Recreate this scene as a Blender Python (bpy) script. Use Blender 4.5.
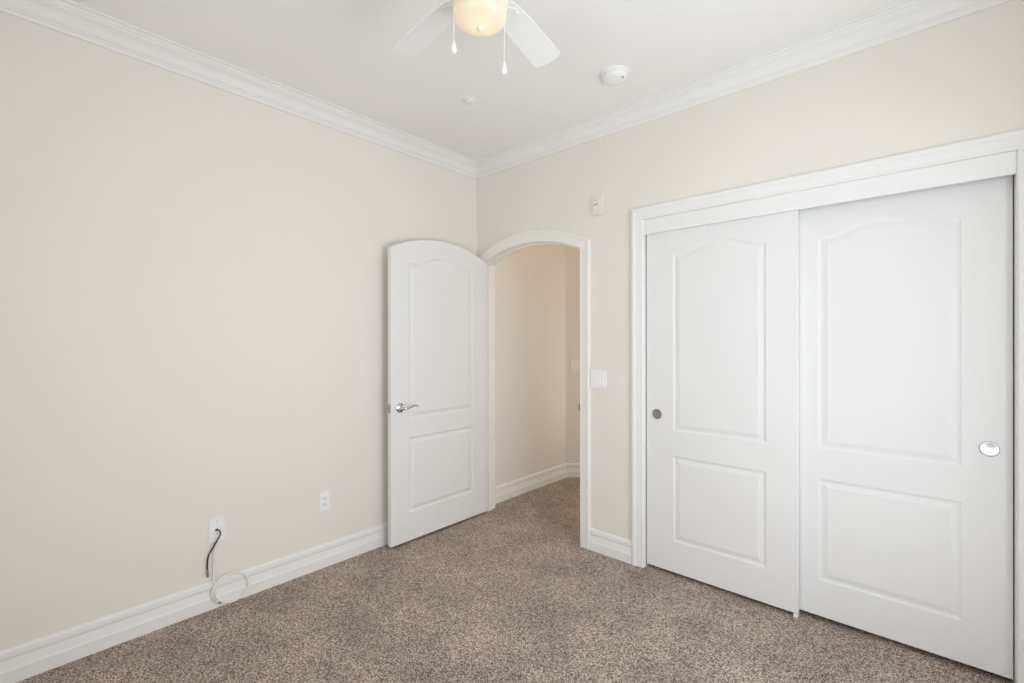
import bpy, bmesh, math, random
from mathutils import Vector, Matrix

for o in list(bpy.data.objects):
    bpy.data.objects.remove(o, do_unlink=True)
S = bpy.context.scene
COL = S.collection
random.seed(4)

# ------------------------------------------------------------------ camera
YAW, PITCH, ROLL, FPX = 0.732079, -0.000388, -0.001317, 469.12
CAM = Vector((2.72354, -2.60779, 1.35))
cd = bpy.data.cameras.new('camera')
cam = bpy.data.objects.new('camera', cd)
COL.objects.link(cam)
cd.sensor_fit = 'HORIZONTAL'
cd.sensor_width = 36.0
cd.lens = FPX / 1024 * 36.0
cd.clip_start = 0.02
fw = Vector((-math.sin(YAW) * math.cos(PITCH), math.cos(YAW) * math.cos(PITCH), math.sin(PITCH)))
rt = Vector((math.cos(YAW), math.sin(YAW), 0))
up = rt.cross(fw)
rt2 = rt * math.cos(ROLL) + up * math.sin(ROLL)
up2 = up * math.cos(ROLL) - rt * math.sin(ROLL)
m = Matrix((rt2, up2, -fw)).transposed().to_4x4()
m.translation = CAM
cam.matrix_world = m
S.camera = cam

# ------------------------------------------------------------------ view, world, light
S.view_settings.view_transform = 'Standard'
S.view_settings.look = 'None'
S.view_settings.gamma = 1.0
S.view_settings.use_curve_mapping = False
S.view_settings.exposure = -0.02
S.cycles.max_bounces = 14
S.cycles.diffuse_bounces = 10
S.cycles.glossy_bounces = 4
S.cycles.transmission_bounces = 6
S.cycles.transparent_max_bounces = 8
S.cycles.sample_clamp_indirect = 6.0

W = bpy.data.worlds.new('sky')
S.world = W
W.use_nodes = True
bg = W.node_tree.nodes['Background']
bg.inputs[0].default_value = (0.80, 0.90, 1.0, 1)
bg.inputs[1].default_value = 0.35

RX, RY, CZ = 3.20, -3.05, 2.745          # room: x 0..RX, y RY..0, ceiling height
WIN = (1.15, 3.05, 0.35, 2.15)           # window opening in the front wall (x0, x1, z0, z1)
WIN2 = (-1.9, -0.55, 0.35, 2.15)          # window opening added in the right wall for fill light (y0, y1, z0, z1)


def area(name, loc, rot, sx, sy, power, color):
    d = bpy.data.lights.new(name, 'AREA')
    d.shape = 'RECTANGLE'
    d.size, d.size_y = sx, sy
    d.energy = power
    d.color = color
    o = bpy.data.objects.new(name, d)
    COL.objects.link(o)
    o.location = loc
    o.rotation_euler = rot
    return o


def point(name, loc, power, color, radius=0.03):
    d = bpy.data.lights.new(name, 'POINT')
    d.energy = power
    d.color = color
    d.shadow_soft_size = radius
    o = bpy.data.objects.new(name, d)
    COL.objects.link(o)
    o.location = loc
    return o


# daylight by the front wall window, plus a side window added to even it
P_FRONT, P_SIDE, P_HALL, P_BULB = 31.0, 57.0, 2.0, 0.06
SKY = (0.93, 0.960, 1.045)
TILT = math.radians(6)                   # window lights tipped up to brighten the ceiling
area('window_daylight', ((WIN[0] + WIN[1]) / 2, RY - 0.30, (WIN[2] + WIN[3]) / 2), (math.pi / 2 + TILT, 0, 0), 1.9, 1.8, P_FRONT, SKY)
area('side_fill_light', (RX + 0.30, (WIN2[0] + WIN2[1]) / 2, (WIN2[2] + WIN2[3]) / 2), (math.pi / 2 + TILT, 0, math.pi / 2), 1.4, 1.8, P_SIDE, SKY)
point('hall_lamp_light', (0.58, 0.62, 2.62), P_HALL, (1.0, 0.74, 0.48), 0.08)
# unseen fill light added to brighten the lower hall walls
area('hall_fill_light', (1.0, 1.80, 1.15), (math.pi / 2, 0, math.radians(145)), 0.5, 1.6, 6.6, (1.0, 0.96, 0.90))

# ------------------------------------------------------------------ materials


def mat(name, color, rough=0.5, metal=0.0, spec=0.5, bump=None, var=None):
    m = bpy.data.materials.new(name)
    m.use_nodes = True
    nt = m.node_tree
    b = nt.nodes['Principled BSDF']
    b.inputs['Base Color'].default_value = (*color, 1)
    b.inputs['Roughness'].default_value = rough
    b.inputs['Metallic'].default_value = metal
    b.inputs['Specular IOR Level'].default_value = spec
    tc = nt.nodes.new('ShaderNodeTexCoord')
    if var:
        n = nt.nodes.new('ShaderNodeTexNoise')
        n.inputs['Scale'].default_value = var[0]
        n.inputs['Detail'].default_value = 4
        nt.links.new(tc.outputs['Object'], n.inputs['Vector'])
        r = nt.nodes.new('ShaderNodeMix')
        r.data_type = 'RGBA'
        r.inputs['A'].default_value = (*[c * (1 - var[1]) for c in color], 1)
        r.inputs['B'].default_value = (*[min(1, c * (1 + var[1])) for c in color], 1)
        nt.links.new(n.outputs['Fac'], r.inputs['Factor'])
        nt.links.new(r.outputs['Result'], b.inputs['Base Color'])
    if bump:
        n = nt.nodes.new('ShaderNodeTexNoise')
        n.inputs['Scale'].default_value = bump[0]
        n.inputs['Detail'].default_value = 3
        nt.links.new(tc.outputs['Object'], n.inputs['Vector'])
        bn = nt.nodes.new('ShaderNodeBump')
        bn.inputs['Strength'].default_value = bump[1]
        bn.inputs['Distance'].default_value = bump[2]
        nt.links.new(n.outputs['Fac'], bn.inputs['Height'])
        nt.links.new(bn.outputs['Normal'], b.inputs['Normal'])
    return m


M_WALL = mat('beige_wall_paint', (0.80, 0.7555, 0.700), 0.7, spec=0.3, bump=(90, 0.12, 0.002), var=(1.3, 0.012))
M_CEIL = mat('ceiling_paint', (0.875, 0.865, 0.845), 0.9, spec=0.2, bump=(70, 0.15, 0.002), var=(1.1, 0.01))
M_TRIM = mat('white_trim_paint', (0.82, 0.813, 0.798), 0.5, spec=0.2, var=(2.0, 0.008))
M_DOOR = mat('white_door_paint', (0.785, 0.776, 0.767), 0.5, spec=0.15, bump=(160, 0.04, 0.001), var=(2.0, 0.008))
M_CREAM = mat('cream_casing_paint', (0.83, 0.815, 0.77), 0.5, spec=0.2, var=(2.0, 0.008))
M_PLAS = mat('white_plastic', (0.86, 0.86, 0.86), 0.35)
M_PLASW = mat('cream_plastic', (0.81, 0.76, 0.705), 0.45)
M_TAUPE = mat('taupe_plastic', (0.55, 0.50, 0.45), 0.5)
M_GREY = mat('grey_plastic', (0.30, 0.29, 0.28), 0.5)
M_DARK = mat('dark_slot', (0.03, 0.03, 0.03), 0.6)
M_SLOT = mat('receptacle_slot_grey', (0.14, 0.14, 0.14), 0.6)
M_CHROME = mat('polished_chrome', (0.62, 0.63, 0.64), 0.08, metal=1.0)
M_BRIGHT = mat('window_glint_steel', (0.90, 0.90, 0.90), 0.24, metal=1.0)  # right pull: the window's reflection put into a brighter metal colour
M_NICKEL = mat('satin_nickel', (0.42, 0.41, 0.40), 0.30, metal=1.0, var=(60, 0.08))
M_BLACK = mat('black_rubber', (0.018, 0.018, 0.02), 0.45)
M_CABLE = mat('ivory_cable_jacket', (0.83, 0.81, 0.74), 0.4)
M_CONN = mat('cable_connector_metal', (0.30, 0.29, 0.26), 0.4, metal=0.8)
M_FAN = mat('white_fan_enamel', (0.86, 0.855, 0.84), 0.4, var=(3, 0.01))
M_INT = mat('closet_shade_paint', (0.5, 0.47, 0.43), 0.8)  # darkness of the closed closet put into the wall colour


def carpet():
    m = bpy.data.materials.new('brown_cut_pile_carpet')
    m.use_nodes = True
    nt = m.node_tree
    L = nt.links.new
    b = nt.nodes['Principled BSDF']
    b.inputs['Roughness'].default_value = 0.95
    b.inputs['Specular IOR Level'].default_value = 0.1
    b.inputs['Sheen Weight'].default_value = 0.15
    tc = nt.nodes.new('ShaderNodeTexCoord')
    v = nt.nodes.new('ShaderNodeTexVoronoi')
    v.inputs['Scale'].default_value = 215
    L(tc.outputs['Object'], v.inputs['Vector'])
    sep = nt.nodes.new('ShaderNodeSeparateColor')
    L(v.outputs['Color'], sep.inputs[0])
    n2 = nt.nodes.new('ShaderNodeTexNoise')
    n2.inputs['Scale'].default_value = 175
    n2.inputs['Detail'].default_value = 3
    n2.inputs['Roughness'].default_value = 0.65
    L(tc.outputs['Object'], n2.inputs['Vector'])
    mx = nt.nodes.new('ShaderNodeMath')
    mx.operation = 'MULTIPLY_ADD'
    L(sep.outputs[0], mx.inputs[0])
    mx.inputs[1].default_value = 0.70
    sc = nt.nodes.new('ShaderNodeMath')
    sc.operation = 'MULTIPLY_ADD'
    L(n2.outputs['Fac'], sc.inputs[0])
    sc.inputs[1].default_value = 1.6
    sc.inputs[2].default_value = -0.65
    L(sc.outputs[0], mx.inputs[2])
    ramp = nt.nodes.new('ShaderNodeValToRGB')
    cr = ramp.color_ramp
    cr.elements[0].position = 0.12
    cr.elements[0].color = (0.082, 0.050, 0.034, 1)
    cr.elements[1].position = 0.92
    cr.elements[1].color = (0.86, 0.725, 0.605, 1)
    e = cr.elements.new(0.38)
    e.color = (0.285, 0.203, 0.153, 1)
    e = cr.elements.new(0.62)
    e.color = (0.54, 0.42, 0.332, 1)
    L(mx.outputs[0], ramp.inputs[0])
    # trodden patches: pile laid one way or the other
    n3 = nt.nodes.new('ShaderNodeTexNoise')
    n3.inputs['Scale'].default_value = 3.2
    n3.inputs['Detail'].default_value = 4
    n3.inputs['Roughness'].default_value = 0.6
    L(tc.outputs['Object'], n3.inputs['Vector'])
    mr = nt.nodes.new('ShaderNodeMapRange')
    mr.inputs['From Min'].default_value = 0.3
    mr.inputs['From Max'].default_value = 0.7
    mr.inputs['To Min'].default_value = 0.70
    mr.inputs['To Max'].default_value = 1.12
    L(n3.outputs['Fac'], mr.inputs['Value'])
    mul = nt.nodes.new('ShaderNodeMix')
    mul.data_type = 'RGBA'
    mul.blend_type = 'MULTIPLY'
    mul.inputs['Factor'].default_value = 1.0
    L(ramp.outputs['Color'], mul.inputs['A'])
    L(mr.outputs['Result'], mul.inputs['B'])
    L(mul.outputs['Result'], b.inputs['Base Color'])
    bn = nt.nodes.new('ShaderNodeBump')
    bn.inputs['Strength'].default_value = 0.7
    bn.inputs['Distance'].default_value = 0.006
    L(mx.outputs[0], bn.inputs['Height'])
    L(bn.outputs['Normal'], b.inputs['Normal'])
    return m


M_CARPET = carpet()


def glow_glass():
    m = bpy.data.materials.new('frosted_lamp_glass')
    m.use_nodes = True
    nt = m.node_tree
    nt.nodes.remove(nt.nodes['Principled BSDF'])
    out = nt.nodes['Material Output']
    t = nt.nodes.new('ShaderNodeBsdfTranslucent')
    t.inputs[0].default_value = (0.92, 0.86, 0.74, 1)
    d = nt.nodes.new('ShaderNodeBsdfDiffuse')
    d.inputs[0].default_value = (0.88, 0.84, 0.76, 1)
    mx = nt.nodes.new('ShaderNodeMixShader')
    mx.inputs[0].default_value = 0.5
    nt.links.new(t.outputs[0], mx.inputs[1])
    nt.links.new(d.outputs[0], mx.inputs[2])
    g = nt.nodes.new('ShaderNodeBsdfGlossy')
    g.inputs['Roughness'].default_value = 0.15
    mx2 = nt.nodes.new('ShaderNodeMixShader')
    mx2.inputs[0].default_value = 0.05
    nt.links.new(mx.outputs[0], mx2.inputs[1])
    nt.links.new(g.outputs[0], mx2.inputs[2])
    nt.links.new(mx2.outputs[0], out.inputs[0])
    return m


M_GLOW = glow_glass()


def pane_mat():
    m = bpy.data.materials.new('window_glass')
    m.use_nodes = True
    nt = m.node_tree
    nt.nodes.remove(nt.nodes['Principled BSDF'])
    out = nt.nodes['Material Output']
    t = nt.nodes.new('ShaderNodeBsdfTransparent')
    t.inputs[0].default_value = (0.95, 0.97, 0.96, 1)
    g = nt.nodes.new('ShaderNodeBsdfGlossy')
    g.inputs['Roughness'].default_value = 0.02
    mx = nt.nodes.new('ShaderNodeMixShader')
    mx.inputs[0].default_value = 0.06
    nt.links.new(t.outputs[0], mx.inputs[1])
    nt.links.new(g.outputs[0], mx.inputs[2])
    nt.links.new(mx.outputs[0], out.inputs[0])
    return m


M_PANE = pane_mat()

# ------------------------------------------------------------------ helpers


def obj(name, bm, material, parent=None, smooth=False, loc=None):
    bmesh.ops.recalc_face_normals(bm, faces=bm.faces[:])
    me = bpy.data.meshes.new(name)
    bm.to_mesh(me)
    bm.free()
    for mm in (material if isinstance(material, (list, tuple)) else [material]):
        me.materials.append(mm)
    if smooth:
        for p in me.polygons:
            p.use_smooth = True
        try:
            me.set_sharp_from_angle(angle=math.radians(40))
        except Exception:
            pass
    o = bpy.data.objects.new(name, me)
    COL.objects.link(o)
    if parent:
        o.parent = parent
    if loc:
        o.location = loc
    return o


def empty(name, loc, rz=0.0):
    o = bpy.data.objects.new(name, None)
    o.empty_display_size = 0.1
    COL.objects.link(o)
    o.location = loc
    o.rotation_euler = (0, 0, rz)
    return o


def tag(o, label, cat, kind=None, group=None):
    o['label'] = label
    o['category'] = cat
    if kind:
        o['kind'] = kind
    if group:
        o['group'] = group
    return o


def copy_tree(o, parent=None):
    c = o.copy()
    COL.objects.link(c)
    if parent:
        c.parent = parent
    for ch in list(o.children):
        copy_tree(ch, c)
    return c


def box(bm, x0, x1, y0, y1, z0, z1, bev=0.0, seg=2):
    vs = [bm.verts.new((x, y, z)) for x in (x0, x1) for y in (y0, y1) for z in (z0, z1)]
    fs = []
    for f in ((0, 1, 3, 2), (4, 6, 7, 5), (0, 4, 5, 1), (2, 3, 7, 6), (0, 2, 6, 4), (1, 5, 7, 3)):
        fs.append(bm.faces.new([vs[i] for i in f]))
    if bev > 0:
        es = list({e for f in fs for e in f.edges})
        bmesh.ops.bevel(bm, geom=es, offset=bev, segments=seg, affect='EDGES', clamp_overlap=True)


def prism(bm, poly, fn0, fn1):
    """poly: list of 2D points; fn0/fn1 map a 2D point to 3D on both end faces"""
    a = [bm.verts.new(fn0(p)) for p in poly]
    b = [bm.verts.new(fn1(p)) for p in poly]
    bm.faces.new(a)
    bm.faces.new(b[::-1])
    n = len(poly)
    for i in range(n):
        bm.faces.new((a[i], a[(i + 1) % n], b[(i + 1) % n], b[i]))


def lathe(bm, prof, seg=32, axis='z', center=(0, 0, 0)):
    """prof: list of (r, h) along the axis"""
    c = Vector(center)

    def P(r, h, a):
        u, v = r * math.cos(a), r * math.sin(a)
        if axis == 'z':
            return c + Vector((u, v, h))
        if axis == 'y':
            return c + Vector((u, h, v))
        return c + Vector((h, u, v))
    rings = []
    for r, h in prof:
        if r < 1e-6:
            rings.append([bm.verts.new(P(0, h, 0))])
        else:
            rings.append([bm.verts.new(P(r, h, 2 * math.pi * i / seg)) for i in range(seg)])
    for A, B in zip(rings, rings[1:]):
        for i in range(seg):
            j = (i + 1) % seg
            if len(A) == 1 and len(B) == 1:
                continue
            if len(A) == 1:
                bm.faces.new((A[0], B[i], B[j]))
            elif len(B) == 1:
                bm.faces.new((A[i], A[j], B[0]))
            else:
                bm.faces.new((A[i], A[j], B[j], B[i]))
    for R in (rings[0], rings[-1]):
        if len(R) > 1:
            bm.faces.new(R)


def catmull(pts, sub=6):
    P = [Vector(p) for p in pts]
    out = []
    for i in range(len(P) - 1):
        p0, p1, p2, p3 = P[max(i - 1, 0)], P[i], P[i + 1], P[min(i + 2, len(P) - 1)]
        for k in range(sub):
            t = k / sub
            out.append(0.5 * ((2 * p1) + (p2 - p0) * t + (2 * p0 - 5 * p1 + 4 * p2 - p3) * t * t + (3 * p1 - p0 - 3 * p2 + p3) * t ** 3))
    out.append(P[-1])
    return out


def tube(bm, pts, r, seg=10):
    """tube along points; r a number or list"""
    P = [Vector(p) for p in pts]
    n = len(P)
    rr = r if isinstance(r, (list, tuple)) else [r] * n
    t0 = (P[1] - P[0]).normalized()
    ref = Vector((0, 0, 1)) if abs(t0.z) < 0.9 else Vector((1, 0, 0))
    nx = t0.cross(ref).normalized()
    rings = []
    for i in range(n):
        t = (P[min(i + 1, n - 1)] - P[max(i - 1, 0)]).normalized()
        nx = (nx - t * nx.dot(t)).normalized()
        ny = t.cross(nx)
        rings.append([bm.verts.new(P[i] + (nx * math.cos(2 * math.pi * k / seg) + ny * math.sin(2 * math.pi * k / seg)) * rr[i]) for k in range(seg)])
    for A, B in zip(rings, rings[1:]):
        for k in range(seg):
            j = (k + 1) % seg
            bm.faces.new((A[k], A[j], B[j], B[k]))
    bm.faces.new(rings[0])
    bm.faces.new(rings[-1])


def offset_poly(poly, d):
    """move a closed 2D outline inward by d (outline anticlockwise)"""
    n = len(poly)
    out = []
    for i in range(n):
        a, b, c = Vector(poly[i - 1]), Vector(poly[i]), Vector(poly[(i + 1) % n])
        e1, e2 = (b - a).normalized(), (c - b).normalized()
        n1, n2 = Vector((-e1.y, e1.x)), Vector((-e2.y, e2.x))
        mm = (n1 + n2)
        mm = mm / max(0.25, 1 + n1.dot(n2))
        out.append((b.x + mm.x * d, b.y + mm.y * d))
    return out


def sweep_xz(bm, path, prof, y0, grow=None):
    """sweep a casing profile along an open path in the x-z plane on the wall face y0.
    prof: (w, t) w outward from the path (to its left), t out of the wall (-y)"""
    n = len(path)
    rows = []
    for i in range(n):
        b = Vector(path[i])
        e1 = (b - Vector(path[i - 1])).normalized() if i > 0 else None
        e2 = (Vector(path[i + 1]) - b).normalized() if i < n - 1 else None
        e1 = e1 or e2
        e2 = e2 or e1
        n1, n2 = Vector((-e1.y, e1.x)), Vector((-e2.y, e2.x))
        mm = (n1 + n2) / (1 + n1.dot(n2))
        gw = grow[i] if grow else 1.0
        rows.append([bm.verts.new((b.x + mm.x * w * gw, y0 - t, b.y + mm.y * w * gw)) for w, t in prof])
    k = len(prof)
    for A, B in zip(rows, rows[1:]):
        for j in range(k):
            q = (j + 1) % k
            bm.faces.new((A[j], A[q], B[q], B[j]))
    bm.faces.new(rows[0])
    bm.faces.new(rows[-1])


def mould(bm, prof, A, B, nrm, za, mitA=0, mitB=0):
    """straight moulding from A to B (xy), profile (p out of the wall, z), mitre factors at both ends"""
    A, B, nrm = Vector(A), Vector(B), Vector(nrm)
    d = (B - A).normalized()
    ra = [A + nrm * p + d * p * mitA for p, z in prof]
    rb = [B + nrm * p - d * p * mitB for p, z in prof]
    va = [bm.verts.new((q.x, q.y, za + z)) for q, (p, z) in zip(ra, prof)]
    vb = [bm.verts.new((q.x, q.y, za + z)) for q, (p, z) in zip(rb, prof)]
    n = len(prof)
    for i in range(n):
        j = (i + 1) % n
        bm.faces.new((va[i], va[j], vb[j], vb[i]))
    bm.faces.new(va)
    bm.faces.new(vb)


def arc_pts(x0, x1, zs, rise, n, flip=False):
    """points of a circular segment from x0 to x1 that springs at zs"""
    c = (x1 - x0) / 2
    R = (c * c + rise * rise) / (2 * rise)
    xm, zc = (x0 + x1) / 2, zs + rise - R
    out = []
    for i in range(n + 1):
        x = x0 + (x1 - x0) * i / n
        out.append((x, zc + math.sqrt(max(0, R * R - (x - xm) ** 2))))
    return out

# ------------------------------------------------------------------ the shell
T = 0.12
HX0, HX1, HY1 = 0.0, 1.28, 1.92           # hallway beyond the arched doorway
DG = 1.22                                  # where the hall's left wall turns

bm = bmesh.new()
box(bm, -0.12, RX + 0.12, RY - 0.12, 2.1, -0.08, 0.0)
tag(obj('floor', bm, M_CARPET), 'speckled brown cut pile carpet over the whole floor', 'carpet', 'structure')
bm = bmesh.new()
box(bm, -0.12, RX + 0.12, RY - 0.12, 2.1, CZ, CZ + 0.1)
tag(obj('ceiling', bm, M_CEIL), 'flat pale grey white painted ceiling', 'ceiling', 'structure')

bm = bmesh.new()
box(bm, -T, 0, RY - T, DG, 0, CZ)
tag(obj('wall_left', bm, M_WALL), 'beige painted wall with the two outlet plates and open door against it', 'wall', 'structure')

# wall at the far side with the arched doorway and the closet opening
AX0, AX1, AZS, ARISE = 0.085, 0.990, 1.962, 0.099      # clear arched opening
CX0, CX1, CZT = 1.440, 2.958, 2.072                    # clear closet opening
JT = 0.018                                             # jamb thickness
bm = bmesh.new()
box(bm, 0, AX0 - JT, 0, T, 0, CZ)
box(bm, AX1 + JT, CX0 - JT, 0, T, 0, CZ)
box(bm, CX1 + JT, RX, 0, T, 0, CZ)
box(bm, CX0 - JT, CX1 + JT, 0, T, CZT + JT, CZ)
ap = arc_pts(AX0 - JT, AX1 + JT, AZS + JT * 0.6, ARISE + JT * 0.4, 24)
prev = None
for (xa, za), (xb, zb) in zip(ap, ap[1:]):
    prism(bm, [(xa, za), (xb, zb), (xb, CZ), (xa, CZ)], lambda p: (p[0], 0, p[1]), lambda p: (p[0], T, p[1]))
bmesh.ops.remove_doubles(bm, verts=bm.verts[:], dist=1e-5)
tag(obj('wall_back', bm, M_WALL), 'beige painted wall with the arched doorway and closet opening', 'wall', 'structure')

bm = bmesh.new()
box(bm, 0, WIN[0], RY - T, RY, 0, CZ)
box(bm, WIN[1], RX, RY - T, RY, 0, CZ)
box(bm, WIN[0], WIN[1], RY - T, RY, 0, WIN[2])
box(bm, WIN[0], WIN[1], RY - T, RY, WIN[3], CZ)
tag(obj('wall_front', bm, M_WALL), 'beige painted wall with the main window', 'wall', 'structure')
bm = bmesh.new()
box(bm, RX, RX + T, RY - T, WIN2[0], 0, CZ)
box(bm, RX, RX + T, WIN2[1], 0.9, 0, CZ)
box(bm, RX, RX + T, WIN2[0], WIN2[1], 0, WIN2[2])
box(bm, RX, RX + T, WIN2[0], WIN2[1], WIN2[3], CZ)
tag(obj('wall_right', bm, M_WALL), 'beige painted wall with the added side window', 'wall', 'structure')

# unseen windows behind the camera, the side one added for fill light
def window(name, label, w, h, mtx):
    fr = bmesh.new()
    for x0, x1, z0, z1 in ((0, w, 0, .05), (0, w, h - .05, h), (0, .05, .05, h - .05), (w - .05, w, .05, h - .05), (w / 2 - .025, w / 2 + .025, .05, h - .05)):
        box(fr, x0, x1, -0.03, 0.03, z0, z1, 0.004)
    o = tag(obj(name, fr, M_TRIM), label, 'window', 'structure')
    p = bmesh.new()
    box(p, .05, w / 2 - .025, -.003, .003, .05, h - .05)
    obj('pane', p, M_PANE, o)
    p = bmesh.new()
    box(p, w / 2 + .025, w - .05, -.003, .003, .05, h - .05)
    obj('pane', p, M_PANE, o)
    o.matrix_world = mtx
    return o


window('window_1', 'white framed window in the wall facing the closet', WIN[1] - WIN[0], WIN[3] - WIN[2], Matrix.Translation((WIN[0], RY - 0.06, WIN[2])))
window('added_window', 'white framed window added for fill light in the wall facing the open door', WIN2[1] - WIN2[0], WIN2[3] - WIN2[2], Matrix.Translation((RX + 0.06, WIN2[0], WIN2[2])) @ Matrix.Rotation(math.pi / 2, 4, 'Z'))

# hallway
bm = bmesh.new()
dlen = 0.72
s2 = math.sqrt(0.5)
prism(bm, [(0, DG), (-T, DG), (-T, DG + 0.9), (dlen, DG + 0.9), (dlen, DG + dlen)], lambda p: (p[0], p[1], 0), lambda p: (p[0], p[1], CZ))
tag(obj('wall_hall_diagonal', bm, M_WALL), 'angled beige hallway wall with a switch beyond the arched doorway', 'wall', 'structure')
bm = bmesh.new()
box(bm, dlen, 1.36, HY1, HY1 + T, 0, CZ)
tag(obj('wall_hall_end', bm, M_WALL), 'beige end wall of the hallway', 'wall', 'structure')
bm = bmesh.new()
box(bm, HX1, 1.36, T, HY1, 0, CZ)
tag(obj('wall_hall_right', bm, M_WALL), 'beige side wall between hallway and closet', 'wall', 'structure')
bm = bmesh.new()
box(bm, 1.36, RX, 0.75, 0.83, 0, CZ)
box(bm, 3.04, RX, T, 0.75, 0, CZ)
tag(obj('wall_closet', bm, M_INT), 'wall inside the closet, its shade put into a darker colour', 'wall', 'structure')

# ------------------------------------------------------------------ mouldings
CROWN = [(0, -.098), (.009, -.098), (.011, -.094), (.012, -.087), (.015, -.083), (.019, -.081), (.020, -.076),
         (.025, -.0745), (.031, -.069), (.036, -.061), (.041, -.052), (.048, -.043), (.057, -.036), (.067, -.031), (.074, -.026), (.077, -.020),
         (.082, -.019), (.083, -.014), (.087, -.010), (.092, -.008), (.100, -.008), (.100, 0), (0, 0)]
BASE = [(0, 0), (.017, 0), (.017, .055), (.0145, .059), (.0135, .064), (.0125, .070), (.0085, .094), (.0085, .099), (.0115, .1025), (.012, .106),
        (.0115, .122), (.0095, .131), (.006, .136), (0, .136)]
k = 0
for nm, A, B, N, lab in (
        ('trim_1', (0, RY), (0, 0), (1, 0), 'white crown moulding along the beige wall behind the open door'),
        ('trim_2', (0, 0), (RX, 0), (0, -1), 'white crown moulding above the arched doorway and closet'),
        ('trim_3', (RX, 0), (RX, RY), (-1, 0), 'white crown moulding along the wall with the added side window'),
        ('trim_4', (RX, RY), (0, RY), (0, 1), 'white crown moulding along the wall with the main window')):
    bm = bmesh.new()
    mould(bm, CROWN, A, B, N, CZ, 1, 1)
    tag(obj(nm, bm, M_TRIM), lab, 'crown moulding', 'structure')
CW = 0.073                                   # casing width
bm = bmesh.new()
mould(bm, BASE, (0, RY), (0, 0), (1, 0), 0, 1, 0)
tag(obj('baseboard_left', bm, M_TRIM), 'white stepped baseboard below the two outlet plates', 'baseboard', 'structure')
bm = bmesh.new()
mould(bm, BASE, (AX1 + CW, 0), (CX0 - CW - .003, 0), (0, -1), 0)
mould(bm, BASE, (CX1 + CW + .003, 0), (RX, 0), (0, -1), 0, 0, 1)
tag(obj('baseboard_back', bm, M_TRIM), 'short white baseboard between arched doorway and closet', 'baseboard', 'structure')
bm = bmesh.new()
mould(bm, BASE, (RX, 0), (RX, RY), (-1, 0), 0, 1, 1)
tag(obj('baseboard_right', bm, M_TRIM), 'white baseboard below the added side window', 'baseboard', 'structure')
bm = bmesh.new()
mould(bm, BASE, (RX, RY), (0, RY), (0, 1), 0, 1, 1)
tag(obj('baseboard_front', bm, M_TRIM), 'white baseboard below the main window', 'baseboard', 'structure')
bm = bmesh.new()
t8 = math.tan(math.radians(22.5))
mould(bm, BASE, (0, T), (0, DG), (1, 0), 0, 0, t8)
mould(bm, BASE, (0, DG), (dlen, DG + dlen), (s2, -s2), 0, t8, 0)
tag(obj('baseboard_hall', bm, M_CREAM), 'white baseboard turning the corner inside the hallway', 'baseboard', 'structure')

CASING = [(0, 0), (0, .010), (.004, .013), (.009, .0135), (.013, .0115), (.017, .0125), (.046, .016), (.050, .0195), (.055, .021), (.066, .021), (.071, .0185), (CW, .014), (CW, 0)]
# arched casing: the path runs from the right foot over the arch to the left foot, outside on its right, so mirror the offset
ARCH_N = 28
arc = arc_pts(AX0 - .005, AX1 + .002, AZS, ARISE + .001, ARCH_N)
path = [(AX0 - .005, 0)] + arc + [(AX1 + .002, 0)]
FLAT = [(0, 0), (0, .012), (.003, .0145), (.010, .0145), (.014, .0135), (.050, .0165), (.054, .019), (.060, .020), (.068, .019), (CW, .014), (CW, 0)]
bm = bmesh.new()
sweep_xz(bm, path, FLAT, 0, [1.0] + [1.0 + .22 * math.sin(math.pi * i / ARCH_N) for i in range(ARCH_N + 1)] + [1.0])
trim_arch = tag(obj('trim_5', bm, M_CREAM), 'cream white arched casing around the hallway doorway', 'door casing', 'structure')
# jamb lining with its stop
bm = bmesh.new()


def jamb(bm, inner, thick, y0, y1, stop=0.0):
    prof = [(stop * -1, -y0), (thick, -y0), (thick, -y1), (stop * -1, -y1)]
    sweep_xz(bm, inner, prof, 0)


pin = [(AX0, 0)] + arc_pts(AX0, AX1, AZS, ARISE, ARCH_N) + [(AX1, 0)]
jamb(bm, pin, JT - .002, -0.002, T + .004)
jamb(bm, pin, .0, 0.040, 0.075, 0.010)
o = obj('jamb', bm, M_CREAM, trim_arch)
bm = bmesh.new()
box(bm, AX1 - .0065, AX1 - .0005, -.006, .034, .885, .945, .0012)
box(bm, AX1 - .010, AX1 - .0065, -.014, .004, .895, .935, .0012)
o = obj('strike_plate', bm, M_NICKEL, trim_arch)
o['label'] = 'dull metal strike plate'

# closet casing, jamb, fascia
cpath = [(CX0 - .003, 0), (CX0 - .003, CZT + .001), (CX1 + .003, CZT + .001), (CX1 + .003, 0)]
bm = bmesh.new()
sweep_xz(bm, cpath, CASING, 0)
trim_cl = tag(obj('trim_6', bm, M_TRIM), 'white casing around the sliding closet doors', 'door casing', 'structure')
bm = bmesh.new()
jamb(bm, [(CX0, 0), (CX0, CZT), (CX1, CZT), (CX1, 0)], JT - .002, -.002, T)
obj('jamb', bm, M_TRIM, trim_cl)
bm = bmesh.new()
box(bm, CX0 + .0005, CX1 - .0005, -.003, .012, 1.985, CZT - .0005, .0015)
obj('fascia', bm, M_TRIM, trim_cl)
bm = bmesh.new()
box(bm, CX0 + .0005, CX1 - .0005, .014, .105, 2.035, CZT - .0005)
obj('track', bm, M_GREY, trim_cl)

# ------------------------------------------------------------------ panelled doors
PROFILE = [(.0015, -.0012), (.004, -.0040), (.009, -.0075), (.014, -.0085), (.018, -.0082), (.033, -.0030), (.0355, -.0012), (.038, -.0002), (.041, 0.0)]


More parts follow.
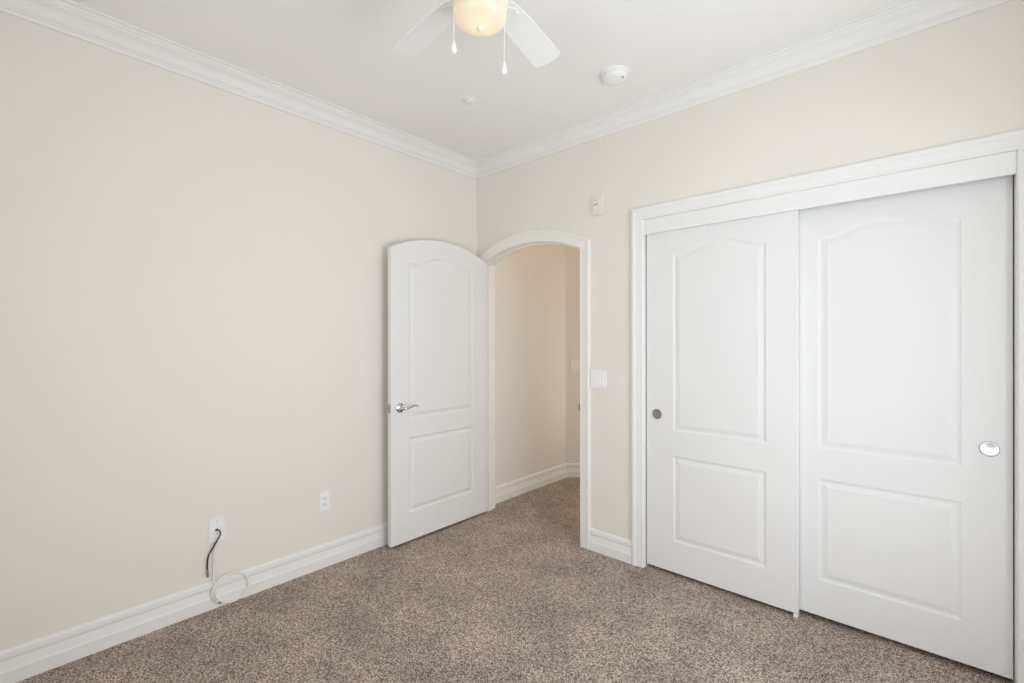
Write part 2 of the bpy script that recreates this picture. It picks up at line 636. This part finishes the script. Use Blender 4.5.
def panel_outline(x0, x1, z0, zs, rise):
    """anticlockwise outline of a panel, with an eyebrow top if rise > 0"""
    pts = [(x0, z0), (x1, z0)]
    if rise <= 0:
        return pts + [(x1, zs), (x0, zs)]
    u1, u2 = .60, .86
    kk = 1 / (u1 * u2)
    n = 36
    for i in range(n + 1):
        if i == 0:
            pts.append((x1, zs))
            continue
        if i == n:
            pts.append((x0, zs))
            continue
        u = .80 * (1 - 2 * (i - 1) / (n - 2))
        a = abs(u)
        f = 1 - kk * a * a if a < u1 else (kk * u1 / (u2 - u1) * (a - u2) ** 2 if a < u2 else 0)
        pts.append(((x0 + x1) / 2 + u * (x1 - x0) / 2, zs + rise * f))
    return pts


def panel_door(bm, outline, panels, thick, fn, relief=1.0):
    """outline anticlockwise (u, v); fn(u, v, d) -> 3D, d out of the face"""
    def ring(poly, d):
        return [bm.verts.new(fn(p[0], p[1], d)) for p in poly]

    def band(A, B):
        n = len(A)
        for i in range(n):
            j = (i + 1) % n
            bm.faces.new((A[i], A[j], B[j], B[i]))

    def edges(R):
        return [bm.edges.get((R[i], R[(i + 1) % len(R)])) or bm.edges.new((R[i], R[(i + 1) % len(R)])) for i in range(len(R))]
    front = ring(offset_poly(outline, .003), 0)
    mid = ring(offset_poly(outline, .0008), -.0008)
    side = ring(outline, -.003)
    back = ring(outline, -thick)
    band(front, mid)
    band(mid, side)
    band(side, back)
    bm.faces.new(back)
    es = edges(front)
    for poly in panels:
        R = ring(poly, 0)
        es += edges(R)
        for off, d in PROFILE:
            Q = ring(offset_poly(poly, off), d * relief)
            band(R, Q)
            R = Q
        bm.faces.new(R)
    bmesh.ops.triangle_fill(bm, use_beauty=True, use_dissolve=False, edges=es)


# closet doors (local origin: bottom corner on the closet side)
def closet_door(name, label, x0, x1, yf, px, zb, zt, pullx, pullz, pull_mat, pull_label):
    o_loc = Vector(((x0 + x1) / 2, yf, 0))

    def fn(u, v, d):
        return Vector((u - o_loc.x, -d, v))
    bm = bmesh.new()
    panel_door(bm, [(x0, zb), (x1, zb), (x1, zt), (x0, zt)],
               [panel_outline(px[0], px[1], .833, 1.850, .054), panel_outline(px[0], px[1], .200, .689, 0)], .035, fn, .52)
    o = tag(obj(name, bm, M_DOOR), label, 'closet door', 'structure')
    o.location = o_loc
    # recessed round finger pull
    b2 = bmesh.new()
    lathe(b2, [(.0285, -.0005), (.0285, .0020), (.0272, .0030), (.0250, .0030), (.0242, .0006), (.0225, .0004), (.0215, .0020), (.012, .0012), (.0, .0008)], 40, 'y')
    for v in b2.verts:
        v.co.y *= -1
    q = obj('finger_pull', b2, pull_mat, o, True)
    q.location = (pullx - o_loc.x, 0, pullz)
    q['label'] = pull_label
    b3 = bmesh.new()
    n = 48
    tube(b3, [(.0278 * math.cos(2 * math.pi * i / n), -.0016, .0278 * math.sin(2 * math.pi * i / n)) for i in range(n + 1)], .0019, 8)
    obj('rim', b3, M_NICKEL, q, True)
    return o


LD = closet_door('door_2', 'white sliding closet door in front, its dark metal pull near the light switch', 1.4475, 2.232, .016, (1.609, 2.093), .021, 2.02, 1.513, .921, M_NICKEL, 'dark nickel round finger pull')
RD = closet_door('door_3', 'white sliding closet door set behind the other, with a bright round pull', 2.170, 2.954, .057, (2.309, 2.809), .027, 2.02, 2.889, .918, M_BRIGHT, 'round finger pull, window reflection put into its bright metal')

bm = bmesh.new()
box(bm, 2.212, 2.231, .014, .058, 0.0, .018, .002)
g = tag(obj('floor_guide', bm, M_PLAS), 'small white plastic door guide on the carpet where the closet doors overlap', 'door guide')

# the entry door, open against the wall
DY0, DY1, DXF, DTH = -0.877, -0.008, 0.115, 0.034
bm = bmesh.new()
HINGE = Vector((DXF - DTH / 2, DY1, 0))
top = arc_pts(DY0, DY1, 1.963, .100, 28)
outl = [(DY0, .017), (DY1, .017)] + top[::-1]


def fn_entry(u, v, d):
    return Vector((DXF + d - HINGE.x, u - HINGE.y, v))


panel_door(bm, outl, [panel_outline(-.734, -.150, .832, 1.876, .056), panel_outline(-.734, -.150, .206, .706, 0)], DTH, fn_entry)
ED = tag(obj('door_1', bm, M_DOOR), 'white arched two panel door standing open against the beige wall', 'door', 'structure')
ED.location = HINGE


def dl(x, y, z):
    return (x - HINGE.x, y - HINGE.y, z)


HZ, HY = .914, -.808
hb = bmesh.new()
lathe(hb, [(.0325, -.0005), (.0325, .004), (.030, .008), (.022, .0105), (.015, .013), (.0125, .018), (.0125, .040), (.0, .042)], 36, 'x')
hd = obj('door_handle', hb, M_CHROME, ED, True)
hd.location = dl(DXF, HY, HZ)
lv = bmesh.new()
pts = catmull([(.036, -.006, 0), (.050, .012, .000), (.054, .040, .004), (.052, .070, .011), (.050, .095, .010), (.049, .112, .002)], 6)
tube(lv, pts, [.0095 - .0045 * i / (len(pts) - 1) for i in range(len(pts))], 12)
lever = obj('lever', lv, M_CHROME, hd, True)
# the far side's rosette and lever, between door and wall
hb = bmesh.new()
lathe(hb, [(.0325, .0005), (.0325, -.004), (.030, -.008), (.022, -.0105), (.013, -.013), (.0125, -.030), (.0, -.032)], 36, 'x')
lp = catmull([(-.026, -.006, 0), (-.034, .012, 0), (-.036, .040, .004), (-.035, .075, .010), (-.034, .108, .003)], 6)
tube(hb, lp, .0075, 10)
h2 = obj('door_handle', hb, M_CHROME, ED, True)
h2.location = dl(DXF - DTH, HY, HZ)
pb = bmesh.new()
box(pb, -.0125, .0125, -.0015, .001, -.0285, .0285, .0006)
lt = obj('latch_plate', pb, M_NICKEL, ED)
lt.location = dl(DXF - DTH / 2, DY0, HZ)
pb = bmesh.new()
box(pb, -.006, .006, -.010, -.001, -.008, .008, .002)
obj('latch_bolt', pb, M_CHROME, lt)
for hz in (.22, 1.02, 1.80):
    hb = bmesh.new()
    lathe(hb, [(0, -.045), (.0055, -.044), (.006, -.040), (.006, .040), (.0055, .044), (0, .046)], 14, 'z')
    hh = obj('hinge', hb, M_NICKEL, ED, True)
    hh.location = dl(DXF - DTH - .004, DY1 - .004, hz)

# ------------------------------------------------------------------ wall plates
def wall_plate(bm, w, h, t=.006):
    """bevelled plate in local x (width) / z (height), out along -y"""
    box(bm, -w / 2, w / 2, -t, 0.0, -h / 2, h / 2, .0025, 3)


def screw(bm, x, z, y=-.006):
    lathe(bm, [(.0033, .001), (.0033, -.0010), (.0022, -.0018), (0, -.0018)], 14, 'y', (x, y, z))


LEFT = math.pi / 2          # things on the left wall: local -y points into the room (+x)

# duplex outlet
root = tag(empty('power_outlet', (0, -1.2665, .392), LEFT), 'white duplex power outlet nearest the open door, above the baseboard', 'outlet')
bm = bmesh.new()
wall_plate(bm, .070, .115)
obj('cover_plate', bm, M_PLAS, root)
for s in (1, -1):
    bm = bmesh.new()
    ol = []
    for i in range(28):
        a = 2 * math.pi * i / 28
        ol.append((.0172 * math.cos(a), max(-.0125, min(.0125, .0172 * math.sin(a)))))
    prism(bm, ol, lambda p: (p[0], -.0058, p[1] + s * .0195), lambda p: (p[0], -.0078, p[1] + s * .0195))
    rc = obj('receptacle', bm, M_PLAS, root)
    bm = bmesh.new()
    for dx, hh in ((-.0065, .0095), (.0065, .008)):
        box(bm, dx - .0013, dx + .0013, -.0082, -.0070, s * .0195 - hh / 2 + .003, s * .0195 + hh / 2 + .003)
    lathe(bm, [(.0026, -.0070), (.0026, -.0082), (0, -.0082)], 12, 'y', (0, 0, s * .0195 - .0075))
    obj('slot', bm, M_SLOT, rc)
bm = bmesh.new()
screw(bm, 0, 0)
obj('screw', bm, M_PLAS, root, True)

# coax wall plate
root = tag(empty('coaxial_plate', (0, -1.8345, .390), LEFT), 'white cable wall plate with black and ivory cables hanging from it', 'wall plate')
bm = bmesh.new()
wall_plate(bm, .072, .122)
obj('cover_plate', bm, M_PLAS, root)
bm = bmesh.new()
lathe(bm, [(.0075, -.0055), (.0075, -.0085), (.0048, -.0088), (.0048, -.014), (0, -.014)], 6, 'y', (-.003, 0, .003))
obj('jack', bm, M_CONN, root)
for z in (.043, -.043):
    bm = bmesh.new()
    screw(bm, -.0, z)
    q = obj('screw', bm, M_NICKEL, root, True)

# black cable that hangs from the plate
root = tag(empty('black_cable', (0.010, -1.837, .392)), 'short black cable drooping from the wall plate, ending in a metal tip', 'cable')
o0 = Vector((0.010, -1.837, .392))
w = [(.012, -1.8375, .3930), (.022, -1.8365, .3945), (.031, -1.832, .3915), (.034, -1.828, .381), (.031, -1.832, .363), (.025, -1.841, .342), (.018, -1.856, .312), (.012, -1.874, .275), (.010, -1.880, .235), (.010, -1.879, .205)]
bm = bmesh.new()
tube(bm, [p - o0 for p in catmull(w, 6)], .0036, 10)
obj('jacket', bm, M_BLACK, root, True)
bm = bmesh.new()
cp = [Vector((.010, -1.879, .207)) - o0, Vector((.010, -1.8785, .192)) - o0, Vector((.010, -1.878, .190)) - o0, Vector((.010, -1.876, .168)) - o0]
tube(bm, cp, [.0042, .0045, .0058, .0055], 10)
q = obj('connector', bm, M_CONN, root, True)
q['label'] = 'dull metal end connector'

# ivory cable coiled at the baseboard
root = tag(empty('coiled_cable', (0.022, -1.778, .004)), 'ivory cable running down the wall into a loose coil at the baseboard', 'cable')
o0 = Vector((0.022, -1.778, .004))
cy, cz, cr_ = -1.778, .086, .0775
w = [Vector((.0105, -1.838, .340)), Vector((.0095, -1.846, .300)), Vector((.0095, -1.852, .250)), Vector((.011, -1.852, .190)), Vector((.020, -1.856, .140))]
for i in range(0, 41):
    a = math.pi * (0.86 + 2.38 * i / 40)            # over two turns, run anticlockwise seen from the room
    rr = cr_ * (1.0 - .07 * math.sin(i * .31)) - .006 * (i / 40)
    y = cy + rr * math.cos(a)
    z = max(.0045, cz + rr * 1.03 * math.sin(a))
    w.append(Vector((.0228 + .010 * i / 40 + .002 * math.sin(i * .7), y + .009 * (i / 40) * math.cos(a - .3), z)))
pp = catmull(w, 4)
bm = bmesh.new()
tube(bm, [p - o0 for p in pp], .0042, 10)
obj('jacket', bm, M_CABLE, root, True)
e0, e1 = pp[-1], pp[-1] + (pp[-1] - pp[-2]).normalized() * .016
bm = bmesh.new()
tube(bm, [e0 - o0, e0.lerp(e1, .1) - o0, e1 - o0], [.0038, .0052, .0052], 8)
q = obj('connector', bm, M_CONN, root, True)
q['label'] = 'dark metal end connector'

# two gang rocker switch beside the arched doorway
root = tag(empty('light_switch', (1.1275, 0, 1.1065)), 'white two rocker light switch beside the arched doorway', 'light switch')
bm = bmesh.new()
wall_plate(bm, .116, .116)
obj('cover_plate', bm, M_PLAS, root)
for sx in (-.023, .023):
    bm = bmesh.new()
    f = []
    prism(bm, [(-.0335, -.0058), (-.0335, -.0100), (0, -.0075), (.0335, -.0066), (.0335, -.0058)],
          lambda p: (sx - .0165, p[1], p[0]), lambda p: (sx + .0165, p[1], p[0]))
    obj('rocker', bm, M_PLAS, root)
    bm = bmesh.new()
    bm.free()
    for z in (.0485, -.0485):
        bm = bmesh.new()
        screw(bm, sx, z)
        obj('screw', bm, M_PLAS, root, True)

# single switch in the hallway
hd_ = .085
root = tag(empty('light_switch', (hd_ * s2, DG + hd_ * s2, 1.106), math.radians(45)), 'small switch plate on the hallway wall seen through the arched doorway', 'light switch')
bm = bmesh.new()
wall_plate(bm, .070, .115)
obj('cover_plate', bm, M_PLAS, root)
bm = bmesh.new()
prism(bm, [(-.0335, -.0058), (-.0335, -.0100), (0, -.0075), (.0335, -.0066), (.0335, -.0058)], lambda p: (-.0165, p[1], p[0]), lambda p: (.0165, p[1], p[0]))
obj('rocker', bm, M_PLAS, root)

# small sensor box high on the wall
root = tag(empty('wall_sensor', (1.124, 0, 2.218)), 'small cream sensor box high on the wall between arched doorway and closet', 'sensor')
bm = bmesh.new()
box(bm, -.041, .041, -.013, 0, -.064, .064, .004, 3)
obj('housing', bm, M_PLASW, root)
bm = bmesh.new()
box(bm, -.031, .021, -.0165, -.0125, -.050, .050, .0018, 3)
fc = obj('face', bm, M_PLASW, root)
bm = bmesh.new()
lathe(bm, [(.006, -.0160), (.006, -.0172), (.004, -.0178), (0, -.0180)], 16, 'y', (-.008, 0, .034))
obj('indicator', bm, M_TAUPE, root, True)
bm = bmesh.new()
box(bm, -.022, .008, -.0174, -.0160, .000, .014, .0006)
obj('slot', bm, M_TAUPE, root)

# ------------------------------------------------------------------ ceiling devices
root = tag(empty('smoke_detector', (1.488, -.431, CZ)), 'round white smoke detector on the ceiling near the crown moulding', 'smoke detector')
bm = bmesh.new()
lathe(bm, [(.074, .0005), (.074, -.007), (.071, -.010), (.064, -.011)], 48)
obj('base', bm, M_PLAS, root, True)
bm = bmesh.new()
lathe(bm, [(.064, -.010), (.0635, -.022), (.060, -.031), (.052, -.036), (.030, -.0385), (0, -.039)], 48)
dm = obj('cover', bm, M_PLAS, root, True)
bm = bmesh.new()
for i in range(28):
    a = 2 * math.pi * i / 28
    if i % 7 == 0:
        continue
    mm = Matrix.Rotation(a, 4, 'Z')
    b0 = len(bm.verts)
    box(bm, .0605, .0642, -.0045, .0045, -.0215, -.0175)
    bm.verts.ensure_lookup_table()
    for v in list(bm.verts)[b0:]:
        v.co = mm @ v.co
obj('vent', bm, M_PLASW, dm)
bm = bmesh.new()
a = math.radians(0)
lathe(bm, [(.0055, -.034), (.0055, -.0385), (0, -.0392)], 16, 'z', (.048 * math.cos(a), .048 * math.sin(a), 0))
obj('test_button', bm, M_GREY, dm, True)

root = tag(empty('fire_sprinkler', (.729, -.754, CZ)), 'small round white concealed sprinkler cap on the ceiling', 'sprinkler')
bm = bmesh.new()
lathe(bm, [(.040, .0005), (.040, -.002), (.036, -.0045), (.030, -.005)], 40)
obj('escutcheon', bm, M_PLAS, root, True)
bm = bmesh.new()
lathe(bm, [(.022, -.004), (.022, -.012), (.0285, -.0125), (.0285, -.015), (.026, -.0165), (0, -.017)], 40)
obj('cap', bm, M_PLAS, root, True)

# ------------------------------------------------------------------ ceiling fan
FX, FY = 1.647, -1.5585
fan = tag(empty('ceiling_fan', (FX, FY, CZ)), 'white ceiling fan with a warm glowing frosted bowl and two pull chains', 'ceiling fan')
bm = bmesh.new()
lathe(bm, [(.085, .0005), (.085, -.020), (.080, -.045), (.070, -.060)], 48)
obj('canopy', bm, M_FAN, fan, True)
bm = bmesh.new()
lathe(bm, [(.070, -.055), (.100, -.062), (.118, -.085), (.120, -.150), (.112, -.185), (.085, -.205), (.070, -.208)], 56)
obj('motor_housing', bm, M_FAN, fan, True)
bm = bmesh.new()
lathe(bm, [(.062, -.206), (.064, -.290), (.083, -.298), (.0875, -.304), (.0875, -.320), (.084, -.326), (.076, -.326)], 56)
obj('light_fitter', bm, M_FAN, fan, True)
# frosted bowl
bm = bmesh.new()
prof = [(.0760, -.318), (.0815, -.324), (.0832, -.338), (.0828, -.352)]
for i in range(1, 13):
    a = math.pi / 2 * i / 12
    prof.append((.0825 * math.cos(a), -.357 - .038 * math.sin(a)))


def shell(bm, prof, seg=56):
    rings = []
    for r, h in prof:
        rings.append([bm.verts.new((0, 0, h))] if r < 1e-5 else [bm.verts.new((r * math.cos(2 * math.pi * i / seg), r * math.sin(2 * math.pi * i / seg), h)) for i in range(seg)])
    for A, B in zip(rings, rings[1:]):
        for i in range(seg):
            j = (i + 1) % seg
            if len(B) == 1:
                bm.faces.new((A[i], A[j], B[0]))
            else:
                bm.faces.new((A[i], A[j], B[j], B[i]))


shell(bm, prof)
bowl = obj('light_bowl', bm, M_GLOW, fan, True)
bowl['label'] = 'frosted glass bowl glowing warm'
bm = bmesh.new()
lathe(bm, [(0, -.393), (.0125, -.394), (.0125, -.398), (.008, -.402), (.005, -.406), (0, -.407)], 24)
obj('finial', bm, M_PLASW, bowl, True)
bulb = point('bulb_light', (0, 0, 0), P_BULB, (1.0, 0.78, 0.50), 0.022)
bulb.parent = fan
bulb.location = (0, 0, -.352)

BL, BR = 0.130, 0.500
for kq in range(5):
    ang = math.radians(101.6 + 72 * kq)
    # blade, flat stock with rounded outer corners, pitched about its length
    half = [(BL, .028), (BL + .015, .040), (BL + .05, .046), (.26, .0510), (.38, .0555), (BR - .022, .0580)]
    rc_ = .020
    for i in range(7):
        t = math.pi / 2 * i / 6
        half.append((BR - rc_ + rc_ * math.sin(t), .058 - rc_ + rc_ * math.cos(t)))
    half.append((BR + .006, 0.0))
    outline = half + [(x, -y) for x, y in half[::-1][1:]]
    bm = bmesh.new()
    prism(bm, outline, lambda p: (p[0], p[1], -.003), lambda p: (p[0], p[1], .003))
    pitch = Matrix.Rotation(math.radians(-11), 4, 'X')
    for v in bm.verts:
        v.co = pitch @ v.co
    bl = obj('blade', bm, M_FAN, fan)
    bl.location = (0, 0, -.243)
    bl.rotation_euler = (0, 0, ang)
    bm = bmesh.new()
    # iron: arm from the motor that forks under the blade root
    tube(bm, catmull([(.075, 0, .045), (.100, 0, .022), (.125, 0, .000), (.150, 0, -.008)], 5), .0085, 10)
    prism(bm, [(.135, -.012), (.165, -.034), (.195, -.034), (.203, -.022), (.190, -.008), (.190, .008), (.203, .022), (.195, .034), (.165, .034), (.135, .012)],
          lambda p: (p[0], p[1] * math.cos(math.radians(-11)), -.0035 + p[1] * math.sin(math.radians(-11))), lambda p: (p[0], p[1] * math.cos(math.radians(-11)), -.0075 + p[1] * math.sin(math.radians(-11))))
    for sy in (-.026, .026):
        lathe(bm, [(.0045, -.006), (.0045, -.0095), (0, -.011)], 12, 'z', (.184, sy * .98, sy * math.sin(math.radians(-11))))
    obj('blade_iron', bm, M_FAN, bl, True)

rd = rt.normalized()
fd = Vector((fw.x, fw.y, 0)).normalized()
for lat, dep, z_top, z_knob in ((-.0825, -.026, -.300, -.455), (.0755, .006, -.300, -.503)):
    p = rd * lat + fd * dep
    bm = bmesh.new()
    n = int((z_top - z_knob) / .006)
    tube(bm, [(p.x, p.y, z_top + .002), (p.x, p.y, z_knob)], .0008, 6)
    for i in range(n):
        c = Vector((p.x, p.y, z_top - .006 * i))
        bmesh.ops.create_icosphere(bm, subdivisions=1, radius=.0015, matrix=Matrix.Translation(c))
    ch = obj('pull_chain', bm, M_FAN, fan)
    bm = bmesh.new()
    lathe(bm, [(0, .004), (.003, .003), (.0045, -.004), (.0085, -.018), (.0095, -.026), (.0075, -.033), (.003, -.036), (0, -.0365)], 16, 'z', (p.x, p.y, z_knob))
    obj('pull_knob', bm, M_PLAS, ch, True)
